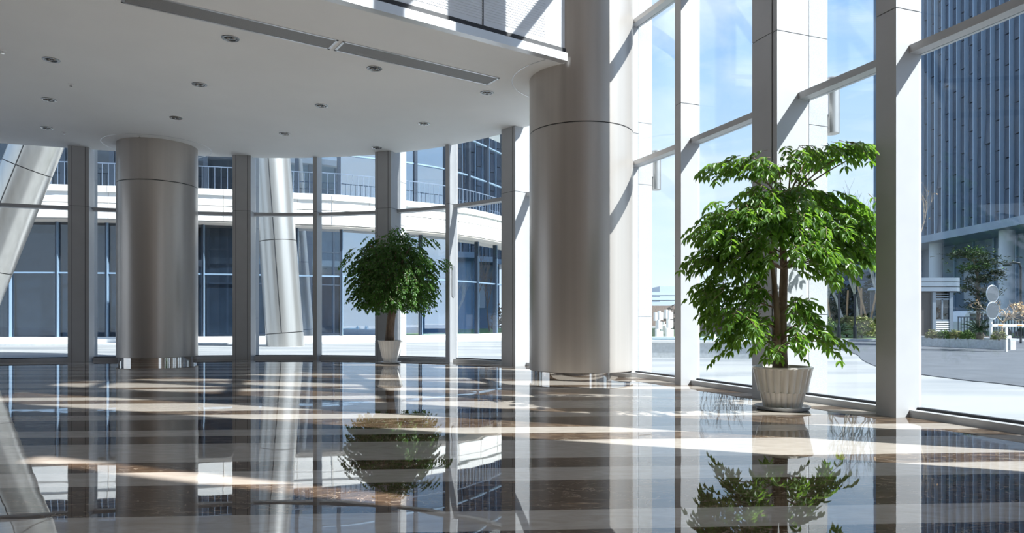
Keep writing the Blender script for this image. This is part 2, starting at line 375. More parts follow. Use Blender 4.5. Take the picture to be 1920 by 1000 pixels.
spec=[(-178,'wide','broad grey window post outside the left end of the picture',4.62),
 (-20,'thin','slim grey window post at the left end of the glass wall',4.62),
 (147,'wide','broad grey window post beside the leaning outdoor column at far left',4.62),
 (292,'thin','slim grey window post hidden behind the round steel column at left',4.62),
 (453,'wide','broad grey window post just left of the slimmer leaning outdoor column',4.65),
 (590.5,'thin','slim window post between the leaning outdoor column and the small potted tree',4.65),
 (718,'wide','broad grey window post directly behind the small potted tree',4.65),
 (838.5,'thin','slim window post carrying a rounded grey plate, right of the small tree',4.65),
 (953,'wide','broad grey window post just left of the big round column',4.65),
 (1040,'thin','slim window post hidden behind the big round column',5.3),
 (1140,'wide','broad window post at the right edge of the big round column',5.3),
 (1271,'thin','slim window post with white sunlit side, between big column and large tree',5.3),
 (1433,'wide','broad window post behind the large potted tree',5.55),
 (1661,'thin','window post with wide white sunlit side, right of the large potted tree',5.1)]
wides=[]
for i,(px,kd,lb,jt) in enumerate(spec):
    wid=None
    if px==1661: wid=.30
    if px==1271: wid=.20
    r_=post(px,kd,lb,jt,wid=wid)
    if kd=='wide': wides.append((px,)+r_[1:])
    if px==838.5: plate_post=r_
    if px==1661: thin_last=r_
# posts further along, past the right edge of the frame
r_=post(0,'wide','broad window post past the right edge of the picture',5.1,param=R(-12.4)); wides.append((2000,)+r_[1:])
r_=post(0,'thin','last window post where the glass meets the solid wall',5.1,param=R(-20.5))
lab={-178:'past the left end of the picture',147:'beside the broad post at the far left',453:'behind the broad post left of the slimmer leaning column',718:'behind the broad post at the small potted tree',
 953:'beside the broad post left of the big round column',1140:'between the big round column and the slim sunlit post',1433:'behind the large potted tree, with a cylinder lamp on it',2000:'past the right edge of the picture'}
for px,p,tg,n,wd in wides:
    pier(p,tg,n,wd,'speckled stone pier outdoors '+lab[px])
# rounded plate on the slim post
th,p,tg,n,wd=plate_post
c=MB(); pl=[]; zz0,zz1=1.9,2.84; hw=.075
cc=p+n*(-.02)
ring=[]
for k in range(17): a=PI*k/16; ring.append((hw*math.cos(a),zz1-hw+hw*math.sin(a)))
for k in range(17): a=PI+PI*k/16; ring.append((hw*math.cos(a),zz0+hw+hw*math.sin(a)))
sd=-tg; nn=len(ring); base=p-tg*(wd/2)
vs=[]
for dd in (0,.02):
    for a,z in ring:
        q=base+n*(a-.02)-tg*dd; vs.append((q.x,q.y,z))
c.add(vs,[tuple(range(nn)),tuple(range(nn,2*nn))[::-1]]+[(i,i+nn,(i+1)%nn+nn,(i+1)%nn) for i in range(nn)])
c.build('rounded_plate','saucer_grey',th)
# ---------------------------------------------------------------- bays
posts.sort()
levels=[ZT,7.62,10.72,13.8]
wi=0
for (ta,ha),(tb,hb) in zip(posts,posts[1:]):
    wi+=1
    ds=(fc(tb)-fc(ta)).length/(tb-ta)
    a=ta+(ha-.0)/ds; b=tb-(hb-.0)/ds; n=10
    ts=[a+(b-a)*i/n for i in range(n+1)]
    win=thing('window_%d'%wi,(*fc((a+b)/2,GL),0),kind='structure')
    inn=[fc(t,0) for t in ts]; gi=[fc(t,GL-.01) for t in ts]; go=[fc(t,GL+.01) for t in ts]; ou=[fc(t,GL+.06) for t in ts]
    lv=[] if wi==1 else levels
    c=MB(); c.strip(inn,ou,0,.085); autosmooth(c.build('sill','post_metal',win))
    c=MB(); c.strip([fc(t,.13) for t in ts],[fc(t,GL+.03) for t in ts],.085,.115); autosmooth(c.build('gasket','post_dark',win))
    for k,z in enumerate(lv):
        c=MB(); c.strip(inn,ou,z,z+.10); autosmooth(c.build('transom','post_metal',win))
    lo=.085
    for k,z in enumerate(lv+[TOP]):
        c=MB(); c.strip(gi,go,lo,z); autosmooth(c.build('pane','clear_glass',win)); lo=z+.10
# ---------------------------------------------------------------- interior round columns
def round_column(cx,cy,r,ztop,label,seam=5.2,extra=()):
    th=thing('round_column',(cx,cy,0),label,'column','round steel clad columns in the hall')
    c=MB(); c.lathe([(r-.035,.0),(r-.035,.15)],96,(cx,cy,0)); autosmooth(c.build('base_ring','chrome',th))
    c=MB(); c.lathe([(r-.06,.15),(r-.06,ztop)],64,(cx,cy,0)); c.build('core','post_dark',th)
    zs=[.15,seam]+list(extra)+[ztop]
    for a,b in zip(zs,zs[1:]):
        c=MB(); c.lathe([(r-.04,a+.001),(r-.012,a+.004),(r,a+.014),(r,b-.014),(r-.012,b-.004),(r-.04,b-.001)],128,(cx,cy,0)); autosmooth(c.build('steel_drum','column_steel',th))
    for z in zs[1:-1]:
        c=MB(); c.lathe([(r-.03,-.01),(r-.004,-.008),(r-.004,.008),(r-.03,.01)],96,(cx,cy,z)); c.build('joint','lamp_dark',th)
    return th
Acol=(-10.53,20.3,1.085); Bcol=(1.49,14.75,1.115)
ra=round_column(*Acol,CE+.02,'round steel column at left, standing fully under the white ceiling')
rb=round_column(*Bcol,TOP,'big round steel column in the middle, half sunlit, rising past the ceiling edge',extra=(9.3,12.6))
for (cx,cy,r),th in ((Acol,ra),(Bcol,rb)):
    c=MB(); vs=[];fs=[]
    a0,a1=(0,2*PI) if th is ra else (R(125),R(236))
    seg=72
    for k in range(seg+1):
        a=a0+(a1-a0)*k/seg
        for q,z in ((r+.36,CE-.004),(r+.385,CE-.004),(r+.385,CE+.01),(r+.36,CE+.01)): vs.append((cx+q*math.cos(a),cy+q*math.sin(a),z))
    for k in range(seg):
        for j in range(4): fs.append((4*k+j,4*k+(j+1)%4,4*k+4+(j+1)%4,4*k+4+j))
    c.add(vs,fs); c.build('ceiling_joint_ring','diffuser_frame',th)
# ---------------------------------------------------------------- ceiling fittings
def cp(px,py): return at(px,py,F*(CE-EYE)/(HY-py))
LT=[(432,72,'nearest and topmost on the ceiling'),(96,112,'upper one near the left edge of the ceiling'),(92,187,'middle of the three near the left edge'),(88,240,'lowest of the three near the left edge'),
 (374,158.5,'halfway between nearest light and left round column'),(330,221,'just above the left round column'),(702,128.5,'just below the long air grille'),(603,198,'middle light of the centre row'),
 (534,251,'lowest light of the centre row, left of the leaning column'),(913,174,'closest to the big round column'),(795,232,'above the small potted tree to its right'),(706,277,'close to the ceiling edge above the small tree')]
first=None
for px,py,lb in LT:
    p=cp(px,py)
    if first is None:
        th=thing('downlight',(p.x,p.y,CE))
        c=MB(); c.lathe([(.105,.002),(.115,-.012),(.15,-.012),(.16,.0)],32,(p.x,p.y,CE),cap=False); autosmooth(c.build('trim_ring','lamp_can',th))
        c=MB(); c.lathe([(.0,-.001),(.11,-.002)],32,(p.x,p.y,CE),cap=False); c.build('reflector','lamp_dark',th)
        for s_ in (-1,1):
            c=MB(); c.lathe([(.0,-.028),(.03,-.026),(.045,-.014),(.05,-.002)],20,(p.x+s_*.052,p.y,CE),cap=False); autosmooth(c.build('bulb','lamp_can',th))
        first=th
    else:
        th=copy_tree(first); th.location=(p.x,p.y,CE)
    tag(th,'round recessed ceiling light, '+lb,'ceiling light','recessed ceiling lights')
for px,py,lb in ((133,157,'between the two left rows of lights'),(120,248,'beside the lowest light at far left'),(262,254,'just above the left round column'),(5,95,'at the very left edge of the picture')):
    p=cp(px,py); th=thing('fire_sprinkler',(p.x,p.y,CE),'tiny white fire sprinkler on the ceiling '+lb,'sprinkler','ceiling sprinklers')
    c=MB(); c.lathe([(.06,0),(.05,-.012),(.02,-.014)],20,(p.x,p.y,CE)); autosmooth(c.build('rosette','white_plastic',th))
    c=MB(); c.lathe([(.012,-.012),(.012,-.05),(.03,-.052),(.03,-.056)],12,(p.x,p.y,CE)); c.build('nozzle','chrome',th)
def grille(px0,py0,length,label):
    p=cp(px0,py0); q=Vector((p.x,p.y)); th=thing('air_grille',(p.x,p.y,CE),label,'air grille','linear air grilles in the ceiling')
    W=.52; nv=Vector((-ed.y,ed.x))   # towards the far side
    c=MB(); 
    for a in ((-length,0,0,.045),(-length,0,W-.045,W),(-length,-length+.045,0,W),(-.045,0,0,W)):
        c.obox(q,ed,nv,a[0],a[1],a[2],a[3],CE-.012,CE+.01)
    c.build('frame','diffuser_frame',th)
    c=MB(); c.obox(q,ed,nv,-length+.04,-.04,.04,W-.04,CE-.002,CE+.01); c.build('backing','post_dark',th)
    c=MB(); k=.06
    while k<W-.06:
        c.obox(q,ed,nv,-length+.05,-.05,k,k+.013,CE-.010,CE-.0005); k+=.024
    c.build('slats','grille',th)
grille(938,146,3.45,'long grey air grille in the ceiling, whole one nearer the big round column')
p2=cp(938,146)-Vector((ed.x,ed.y,0))*3.53
p2px=960+F*p2.x/p2.y; p2py=HY-F*(CE-EYE)/p2.y
grille(p2px,p2py,3.45,'air grille cut off by the top edge, left of the whole one')
# ---------------------------------------------------------------- potted trees
rnd=random.Random(7)
def fluted(c,prof,cx,cy,z0,n=22,depth=.012,fl=(0,1)):
    seg=n*8; m=len(prof); vs=[];fs=[]
    for k in range(seg):
        a=2*PI*k/seg
        for j,(r,z,f) in enumerate(prof):
            x=(k%8)/8.0; s_=abs(math.sin(PI*x))   # scallops
            q=r-depth*f*(1-s_); vs.append((cx+q*math.cos(a),cy+q*math.sin(a),z0+z))
    for k in range(seg):
        k2=(k+1)%seg
        for j in range(m-1): fs.append((k*m+j,k2*m+j,k2*m+j+1,k*m+j+1))
    c.add(vs,fs)
def pot(th,cx,cy,rt,rb,h,m,sm,zl,n):
    zs=.05
    c=MB(); c.lathe([(0,0),(rb+.03,0),(rb+.08,.012),(rb+.105,.055),(rb+.085,.058),(rb+.06,.03),(0,.03)],48,(cx,cy,0),cap=False); autosmooth(c.build('saucer',sm,th))
    R_=lambda z:rb+(rt-rb)*((z-.03)/(h-.03))
    prof=[(R_(.03)-.01,.03,0),(R_(.03)-.004,.05,1),(R_(zl)-.012,zl-.012,1),(R_(zl)-.012,zl-.004,.3),(R_(zl)+.012,zl,.3),(R_(zl)+.014,zl+.012,1),(R_(h)-.002,h-.035,1),(R_(h)+.006,h-.018,0),(R_(h)+.004,h,0),(R_(h)-.018,h+.002,0),(R_(h)-.028,h-.03,0),(R_(h)-.04,h-.09,0)]
    c=MB(); fluted(c,prof,cx,cy,0,n=n,depth=.022); autosmooth(c.build('pot',m,th),40)
    c=MB(); c.lathe([(0,h-.05),(R_(h)-.03,h-.055)],32,(cx,cy,0),cap=False); c.build('soil','soil',th)
def twig(lf,br,p,d,ln,nl,ll,lw,rn,droop=.55,comp=True):
    pts=[Vector(p)]; d=d.normalized(); st=ln/nl
    for k in range(nl):
        d=(d+Vector((rn.uniform(-.1,.1),rn.uniform(-.1,.1),-droop/nl*1.2))).normalized()
        q=pts[-1]+d*st; pts.append(q)
        side=d.cross(Vector((0,0,1))); side=side.normalized() if side.length>1e-3 else Vector((1,0,0))
        for s_ in ((-1,1) if comp else (rn.choice((-1,1)),)):
            ld=(d*.55+side*s_*rn.uniform(.6,1.0)+Vector((0,0,rn.uniform(-1.0,-.1)))).normalized()
            up=Vector((rn.uniform(-.4,.4),rn.uniform(-.4,.4),1))
            l_=ll*rn.uniform(.7,1.15); lf.leaf(q,ld,up,l_,lw*l_/ll)
    lf.leaf(pts[-1],d+Vector((0,0,-.3)),Vector((0,0,1)),ll,lw)
    br.tube([pts[0],pts[len(pts)//2],pts[-1]],[.0045,.003,.0015],4,False)
def bez(a,b,c,n=7):
    a,b,c=Vector(a),Vector(b),Vector(c); return [a*(1-t)**2+b*2*t*(1-t)+c*t*t for t in [i/n for i in range(n+1)]]
# large tree
D=9.28; 
def lp(px,py,dy=0): return at(px,py,D+dy)
base=gp(1467,768); base.y=D; base.x=(1467-960)/F*D
th=thing('potted_tree',(base.x,base.y,0),'large leafy green tree in a fluted beige pot by the right-hand windows','potted plant')
pot(th,base.x,base.y,.385,.255,.585,'pot_glaze','saucer_grey',.245,22)
tr=MB()
tr.tube([lp(1462,700),lp(1464,665,.0),lp(1466,620,.02),lp(1468,560,.03),lp(1470,510,.03),lp(1467,450,.0),lp(1470,400),lp(1476,360)],[.11,.085,.062,.056,.05,.042,.034,.025],10)
tr.tube([lp(1460,680,-.03),lp(1456,640,-.08),lp(1457,590,-.1),lp(1453,540,-.08),lp(1448,500,-.05),lp(1440,450,-.02)],[.07,.055,.045,.035,.028,.02],8)
tk=tr.build('trunk','bark_brown',th,True)
br=MB(); lf=MB()
# branch targets: (px,py,dy, spread px, spread py, number of twigs)
crown=[(1350,318,.1,28,12,10),(1390,312,-.1,28,14,14),(1430,312,0,28,16,16),(1460,322,.1,16,8,5),
 (1485,300,0,20,12,9),(1520,292,.15,26,14,16),(1560,286,0,26,11,15),(1600,280,-.1,24,8,12),(1635,282,0,16,8,9),(1500,338,0,12,10,4),
 (1410,368,.1,26,12,10),(1450,372,-.3,34,16,26),(1500,370,-.2,34,14,26),(1550,378,.1,34,14,22),(1590,388,.2,30,16,18),(1620,410,.1,22,20,14),
 (1345,412,.0,26,14,14),(1385,405,-.3,34,18,26),(1430,412,-.5,38,22,38),(1480,412,-.6,38,22,42),(1530,415,-.4,38,24,36),(1580,430,-.1,34,24,28),(1622,450,.1,18,24,20),
 (1330,440,0,22,18,16),(1365,450,-.3,34,24,28),(1410,455,-.5,34,24,34),(1500,460,-.6,36,20,34),(1545,465,-.4,34,24,30),(1590,480,-.1,30,24,22),(1628,480,.2,14,20,12),
 (1320,480,.1,16,20,10),(1350,495,-.2,26,22,20),(1390,490,-.4,28,20,20),(1425,500,-.3,24,20,18),(1530,500,-.3,28,18,16),(1570,510,-.1,24,18,12),
 (1325,560,.1,20,14,14),(1350,540,-.1,26,20,18),(1345,590,.0,28,18,18),(1395,545,-.3,26,20,16),(1425,555,-.2,20,16,12),(1390,600,-.3,26,18,18),(1370,640,-.1,20,16,11),(1425,610,-.35,20,20,14),
 (1500,590,.1,24,18,12),(1520,610,-.2,24,16,12),(1440,650,-.35,14,18,9),(1405,625,-.3,14,14,8),(1540,635,-.2,22,14,10),(1565,648,-.1,14,12,6),(1490,630,-.35,22,18,12),(1500,570,-.3,18,14,8)]
for cx_,cy_,dy,sx,sy,n in crown:
    e=lp(cx_,cy_,dy)
    if cy_>530: s=lp(1463,min(cy_+22,650),0)
    elif cy_>400: s=lp(1468,min(cy_+35,505),0)
    elif cy_<345: s=lp(1466 if cx_<1470 else 1478,375,0)
    else: s=lp(1470,cy_+28,0)
    mid=(s+e)/2+Vector((0,0,.14))
    br.tube(bez(s,mid,e),[.014-.0012*i for i in range(8)],5,False)
    for k in range(n):
        a=rnd.gauss(0,.55); b_=rnd.gauss(0,.55); dd=rnd.gauss(0,.22)
        p=lp(cx_+a*sx,cy_-11+b_*sy,dy+dd)
        o_=Vector((p.x-lp(1470,0).x,(p.y-D)*1.2,0)); o_=o_.normalized() if o_.length>.05 else Vector((rnd.uniform(-1,1),-1,0))
        an=rnd.gauss(0,.7); o_=Matrix.Rotation(an,3,'Z')@o_
        twig(lf,br,p-o_*.1,o_+Vector((0,0,rnd.uniform(-.25,.3))),rnd.uniform(.22,.36),rnd.choice((3,4,4)),.128,.055,rnd,droop=.75)
br.build('branches','bark_brown',th); lf.build('foliage','leaf_bright',th)
# small tree
D2=19.3
def sp(px,py,dy=0): return at(px,py,D2+dy)
bx=(732-960)/F*D2
th=thing('potted_tree',(bx,D2,0),'small round-crowned dark green tree in a white fluted pot in front of the back windows','potted plant')
pot(th,bx,D2,.345,.19,.66,'pot_white','pot_white',.15,20)
tr=MB(); tr.tube([sp(731,648),sp(731,625),sp(733,600),sp(737,575),sp(737,550),sp(738,520)],[.15,.12,.115,.11,.095,.06],10); tr.build('trunk','bark_brown',th,True)
br=MB(); lf=MB(); C2=sp(738,515)
for k in range(14):
    a=2*PI*k/14; e=C2+Vector((math.cos(a)*.9,math.sin(a)*.8,.5+.3*math.sin(k*2.3))); br.tube(bez(sp(737,545),(sp(737,525)+e)/2+Vector((0,0,.15)),e),[.035-.003*i for i in range(8)],5,False)
n=0
while n<2000:
    u=Vector((rnd.gauss(0,1),rnd.gauss(0,1),rnd.gauss(0,1))).normalized(); rr_=rnd.uniform(.2,1)**.5
    x,y,z=u*rr_
    if z<-.66 or (z<-.25 and math.hypot(x,y)<.33): continue
    prof=1.0 if z<.0 else (1-.10*z)
    p=Vector((C2.x+x*1.27*prof,D2+y*1.15*prof,0)); zc=C2.z+.0
    p.z=zc+(z*1.22 if z>0 else z*1.3)-.12*(x*x+y*y)
    if rnd.random()<.12: p+=Vector((x,y,0))*.12
    d=Vector((x,y,.25*z+.05)); d=d if d.length>.1 else Vector((1,0,0))
    twig(lf,br,p-d.normalized()*.12,d+Vector((rnd.uniform(-.4,.4),rnd.uniform(-.4,.4),rnd.uniform(-.2,.2))),rnd.uniform(.22,.34),rnd.choice((3,4)),.095,.05,rnd,droop=1.0); n+=1
for (px,py) in ((745,432),(752,428),(735,436),(800,445),(812,447),(822,488),(830,492),(650,478),(646,490),(700,450),(690,445),(765,440),(790,446),(835,486),(660,468)):
    for k in range(4):
        p=sp(px+rnd.uniform(-6,6),py+rnd.uniform(-3,8),rnd.uniform(-.3,.3)); d=Vector((px-738,rnd.uniform(-20,20),-8)).normalized()
        twig(lf,br,p-d*.15,d,.3,4,.095,.05,rnd,droop=.8)
br.build('branches','bark_brown',th); lf.build('foliage','leaf_dark',th)
# ---------------------------------------------------------------- leaning columns on the plaza
def leaning(b,t,r,label,rings):
    b=Vector(b);t=Vector(t); th=thing('leaning_column',b,label,'column','leaning steel clad columns on the plaza')
    ax=(t-b).normalized(); u=ax.cross(Vector((0,1,0))).normalized(); v=ax.cross(u)
    def cyl(r0,a,bb,seg=64,name='steel_drum',m='outer_steel'):
        vs=[];fs=[]
        for q in (a,bb):
            for k in range(seg):
                an=2*PI*k/seg; vs.append(b+ax*q+(u*math.cos(an)+v*math.sin(an))*r0)
        for k in range(seg): fs.append((k,(k+1)%seg,seg+(k+1)%seg,seg+k))
        fs.append(tuple(range(seg))[::-1]); fs.append(tuple(range(seg,2*seg)))
        c=MB(); c.add(vs,fs); return autosmooth(c.build(name,m,th))
    Lg=(t-b).length; cyl(r-.05,.0,Lg,32,'core','post_dark')
    cyl(r+.01,-.2,.55,64,'base_shoe','outer_steel')
    zs=[.57]+rings+[Lg]
    for a,bb in zip(zs,zs[1:]): cyl(r,a+.02,bb-.02)
    # vertical seam down the camera side
    c=MB(); dirc=(-(u*u.dot(Vector((0,-1,0)))+v*v.dot(Vector((0,-1,0)))))
    f_=Vector((0,-1,0))-ax*Vector((0,-1,0)).dot(ax); f_.normalize(); s_=ax.cross(f_)
    c.tube([b+ax*.6+(f_*.985+s_*seamk*.17)*(r),b+ax*Lg+(f_*.985+s_*seamk*.17)*(r)],.022,6); c.build('seam','lamp_dark',th)
    return th
seamk=1
d=36; leaning(at(535,645,d),at(500,180,d),.95,'slimmer pale steel column outdoors, leaning slightly, behind the back windows',[5.4,10.9])
d=30; leaning(at(-86,653,d),at(101,195,d),.95,'steel column outdoors leaning strongly at the far left edge',[3.9,8.55])
# ---------------------------------------------------------------- curved office building across the plaza
BP=[(-60,43.5),(-45,41.2),(-29.9,39.9),(-24,40.4),(-18.1,41.3),(-13.3,42.7),(-10.5,43.5),(-4.6,47.3),(-.95,53),(2.0,60),(3.5,66)]
BL=crom(BP,12)
cum=[0]
for a,b_ in zip(BL,BL[1:]): cum.append(cum[-1]+(b_-a).length)
def bl(s,off=0):
    s=max(0,min(cum[-1]-1e-6,s)); i=0
    while cum[i+1]<s: i+=1
    t=(s-cum[i])/(cum[i+1]-cum[i]); p=BL[i].lerp(BL[i+1],t)
    a=BL[max(0,i-1)]; c_=BL[min(len(BL)-1,i+2)]; tg=(c_-a).normalized(); nrm=Vector((tg.y,-tg.x))  # towards us
    return p+nrm*off,tg,nrm
def bstrip(s0,s1,o0,o1,z0,z1,st=1.2):
    n=max(1,int((s1-s0)/st)); c=MB(); ss=[s0+(s1-s0)*i/n for i in range(n+1)]
    c.strip([bl(s,o0)[0] for s in ss],[bl(s,o1)[0] for s in ss],z0,z1); return c
bd=thing('office_building',(-20,46,-.12),'curved white and blue glass office building across the plaza, behind the back windows','building')
Ltot=cum[-1]
GZ=.27   # plinth top
bstrip(0,Ltot,-1.6,1.3,-.12,GZ-.1).build('plinth','stone_white',bd)
bstrip(0,Ltot,1.3,3.2,-.12,-.04).build('step','kerb_stone',bd)
bstrip(0,Ltot,-1.4,1.15,7.02,7.12).build('soffit','soffit_tan',bd)
for z0,z1,o_ in ((7.12,7.98,1.2),(8.02,8.62,1.2),(8.62,8.98,1.32)):
    autosmooth(bstrip(0,Ltot,-.9,o_,z0,z1).build('stone_band','stone_white',bd))
s=0.0; c=MB()
while s<Ltot:
    p,tg,nn_=bl(s,1.2); c.obox(p,tg,nn_,-.012,.012,-.01,.012,7.13,8.6); p2_,_,_=bl(s,1.32); c.obox(p2_,tg,nn_,-.012,.012,-.01,.010,8.64,8.98); s+=2.05
c.build('band_joints','soffit_tan',bd)
bstrip(0,Ltot,-.6,.2,GZ-.1,GZ).build('sill_strip','stone_white',bd)
# floor slabs and rooms behind the glass
bstrip(0,Ltot,-7,-1.7,-.1,.02,2.5).build('room_floor','interior_grey',bd)
bstrip(0,Ltot,-7,-.9,8.5,8.9,2.5).build('floor_slab','interior_grey',bd)
bstrip(0,Ltot,-7.3,-7,0,17,2.5).build('rear_wall','interior_grey',bd)
bstrip(0,Ltot,-7,1.0,16.4,17.6).build('roof_band','stone_white',bd)
# ground and upper windows, each pane a part
s=1.2; k=0; mull=MB(); 
while s<Ltot-1:
    for (zlo,zhi,off,stp) in ((GZ,7.02,-.05,None),(9.0,16.4,-.75,None)):
        a=s+.09; b_=s+2.62
        dark = (bl(s)[0].x< -17)
        c=bstrip(a,min(b_,Ltot),off-.02,off,zlo,zhi,1.3)
        c.build('ground_window' if zlo<5 else 'upper_window','facade_glass_dark' if dark else 'facade_glass',bd)
        if zlo<5: bstrip(a,min(b_,Ltot),off-.42,off-.36,zlo,zhi if not dark else 6.4,1.3).build('window_screen','screen_grey' if dark else 'sky_reflection_blue',bd)  # backing panels; the blue ones carry the sky reflection as colour
    s+=2.7; k+=1
s=1.2
while s<Ltot-1:
    p,tg,nn_=bl(s,-.02); c=MB(); c.obox(p,tg,nn_,-.08,.05,-.15,.10,GZ,7.02); c.build('mullion','mullion_dark',bd)
    c=MB(); c.obox(p,tg,nn_,.05,.085,-.10,.16,GZ,7.02); c.build('mullion_face','mullion_blue',bd)
    p,tg,nn_=bl(s,-.72); c=MB(); c.obox(p,tg,nn_,-.14,.08,-.15,.12,9.0,16.4); c.build('mullion','mullion_dark',bd)
    s+=2.7
for z,off in ((4.0,0.0),(11.9,-.7),(14.6,-.7)):
    bstrip(0,Ltot,off-.06,off+.03,z,z+.09).build('cross_bar','mullion_blue',bd)
# balcony railing
c=bstrip(0,Ltot,.76,.79,10.36,10.41); 
s=0
while s<Ltot:
    p,tg,nn_=bl(s,.775); c.obox(p,tg,nn_,-.014,.014,-.014,.014,8.9,10.4); s+=.34
c.build('balcony_railing','rail_paint',bd)
# clutter seen inside the ground floor
# ---------------------------------------------------------------- road, kerbs, planting on the right
c=MB(); rp_=[(p.x,p.y) for p in crom([(10.4,-10),(10.3,12),(10.05,15.2),(10.2,18.5),(11.6,22.5),(13.6,27),(15.2,32),(15.3,37),(13.6,41),(12.4,44.4)],6)]+[(200,44.4),(200,-10)]
c.prism(rp_,-.119,-.100); o=c.build('asphalt_road','asphalt'); tag(o,'grey asphalt road beyond the pale paving on the right','road',kind='structure')
c=MB(); c.prism([(11.5,44.4),(51,44.4),(51,44.75),(11.5,44.75)],-.12,.06); o=c.build('kerb','kerb_stone'); tag(o,'long low grey kerb behind the road, below the hedges','kerb')
c=MB(); c.prism([(11.5,44.75),(51,44.75),(51,120),(11.5,120)],-.12,.0); o=c.build('lawn','grass_green'); tag(o,kind='structure')
# stone planter with the booth
PZ=.42
th=thing('stone_planter',(26,30,-.12),'long pale granite planter wall in front of the guard booth','planter')
q=[gp(1895,656.5,-.10),gp(1727,649,-.10)]
a_=Vector((q[0].x,q[0].y)); b_=Vector((q[1].x,q[1].y)); dv=(b_-a_).normalized(); b_=b_+dv*1.5; wl=(b_-a_).length
rv=a_.normalized(); nv=Vector((dv.y,-dv.x)); nr=Vector((-rv.y,rv.x))
nb=6; st_=wl/nb
for k in range(nb):
    c=MB(); c.obox(a_,dv,nv,k*st_+.006,(k+1)*st_-.006,0,.3,-.12,PZ-.07); c.build('stone_block','granite_light',th)
for k in range(6):
    c=MB(); c.obox(a_,rv,nr,.35+k*1.2+.006,.35+(k+1)*1.2-.006,0,.3,-.12,PZ-.07); c.build('stone_block','granite_light',th)
c=MB(); c.obox(a_,dv,nv,0,wl,-.03,.34,PZ-.07,PZ); c.obox(a_,rv,nr,.36,7.6,-.03,.34,PZ-.07,PZ); c.build('coping','kerb_stone',th)
pb=[a_+dv*.3+rv*.5,b_+nv*.3,b_+rv*7.4,a_+rv*7.4+nr*.3]
c=MB(); c.prism([(p.x,p.y) for p in pb],-.12,PZ-.05); c.build('soil_bed','soil',th)
def bush(name,p,rx,ry,h,m,label,cat,n=260,ls=.12,seed=1,group=None):
    rn=random.Random(seed); th=thing(name,p,label,cat,group); c=MB(); st=MB()
    for k in range(n):
        a=rn.uniform(0,2*PI); r_=rn.uniform(0,1)**.5; z=rn.uniform(.15,1)*math.sqrt(max(.05,1-r_*r_*.8))
        q=Vector((p[0]+rx*r_*math.cos(a),p[1]+ry*r_*math.sin(a),p[2]+h*z))
        for j in range(3): c.leaf(q,Vector((rn.uniform(-1,1),rn.uniform(-1,1),rn.uniform(-.2,1))),Vector((rn.uniform(-1,1),rn.uniform(-1,1),1)),ls*rn.uniform(.7,1.3),ls*.55)
    for k in range(8):
        a=rn.uniform(0,2*PI); st.tube([p,(p[0]+rx*.7*math.cos(a),p[1]+ry*.7*math.sin(a),p[2]+h*.8)],.012,4)
    c.build('foliage',m,th); st.build('stems','bark_grey',th); return th
bs=[(1748,635),(1770,634),(1792,633),(1813,634),(1873,635)]
for i,(px,py) in enumerate(bs):
    d=31.5-(px-1740)*.02; p=at(px,py,d); p.z=PZ-.04
    bush('low_shrub',p,.24,.34,.42,'hedge_green' if i%2 else 'hedge_tan',['low flowering shrub at the left end of the planter row','low shrub below the booth window, tan flowers','low green shrub right of the booth','low shrub just left of the spiky cycad','small shrub beside the sign post'][i],'shrub',200,.09,i,'low shrubs in the planter')
def cycad(p,r,n,m,label,seed,grp):
    rn=random.Random(seed); th=thing('cycad',p,label,'plant',grp); c=MB(); s=MB()
    s.lathe([(.16,0),(.2,.2),(.12,.35)],10,p); s.build('stem','bark_grey',th)
    for k in range(n):
        a=rn.uniform(0,2*PI); el=rn.uniform(.25,1.3); b0=Vector(p)+Vector((0,0,.3)); d=Vector((math.cos(a)*math.cos(el),math.sin(a)*math.cos(el),math.sin(el)))
        pts=[b0+d*r*t_+Vector((0,0,-r*.45*t_*t_)) for t_ in (0,.25,.5,.75,1)]
        for i in range(16):
            t_=.15+.85*i/16; q=b0+d*r*t_+Vector((0,0,-r*.45*t_*t_)); sd=d.cross(Vector((0,0,1))).normalized()
            for s_ in (-1,1): c.leaf(q,sd*s_+d*.5+Vector((0,0,.2)),Vector((0,0,1)),r*.2*(1.15-t_),.03,0)
        c.tube(pts,[.015,.012,.01,.007,.004],4,False)
    c.build('fronds',m,th)
p=at(1836,632,30.5); p.z=PZ-.04; cycad(p,1.15,34,'cycad_green','spiky dark cycad in the planter between booth and round signs',3,'cycads')
p=gp(1562,640,.0); p.y=46.6; p.x=(1572-960)/F*46.6; cycad(Vector((p.x,p.y,0)),1.5,40,'cycad_green','spiky cycad in front of the hedge, seen right of the large tree',5,'cycads')
# guard booth
d=36.0; x0,x1=(1722-960)/F*d,(1800-960)/F*d; zb=0.0
sc_=d/F
zt=EYE+(HY-521)*sc_; zr=EYE+(HY-548)*sc_
th=thing('guard_booth',((x0+x1)/2,d+1.2,PZ-.05),'small guard booth with three curved pale roof bands and a sliding window','booth')
def rbox(c,x0,x1,y0,y1,z0,z1,r=.5,n=6):
    pl=[]
    for cx_,cy_,a0 in ((x1-r,y0+r,-90),(x1-r,y1-r,0),(x0+r,y1-r,90),(x0+r,y0+r,180)):
        for k in range(n+1): a=R(a0+90*k/n); pl.append((cx_+r*math.cos(a),cy_+r*math.sin(a)))
    c.prism(pl,z0,z1)
c=MB(); rbox(c,x0-.9,x1,d,d+2.6,zr,zt,.35); c.build('roof_core','booth_body',th)
hb=(zt-zr)/3.6
for k in range(3):
    c=MB(); rbox(c,x0-1.0,x1+.12,d-.12,d+2.7,zt-hb*(k*1.2+1)+.0,zt-hb*k*1.2,.45); autosmooth(c.build('roof_band','booth_band',th))
xa,xb=(1754-960)/F*d,(1786-960)/F*d
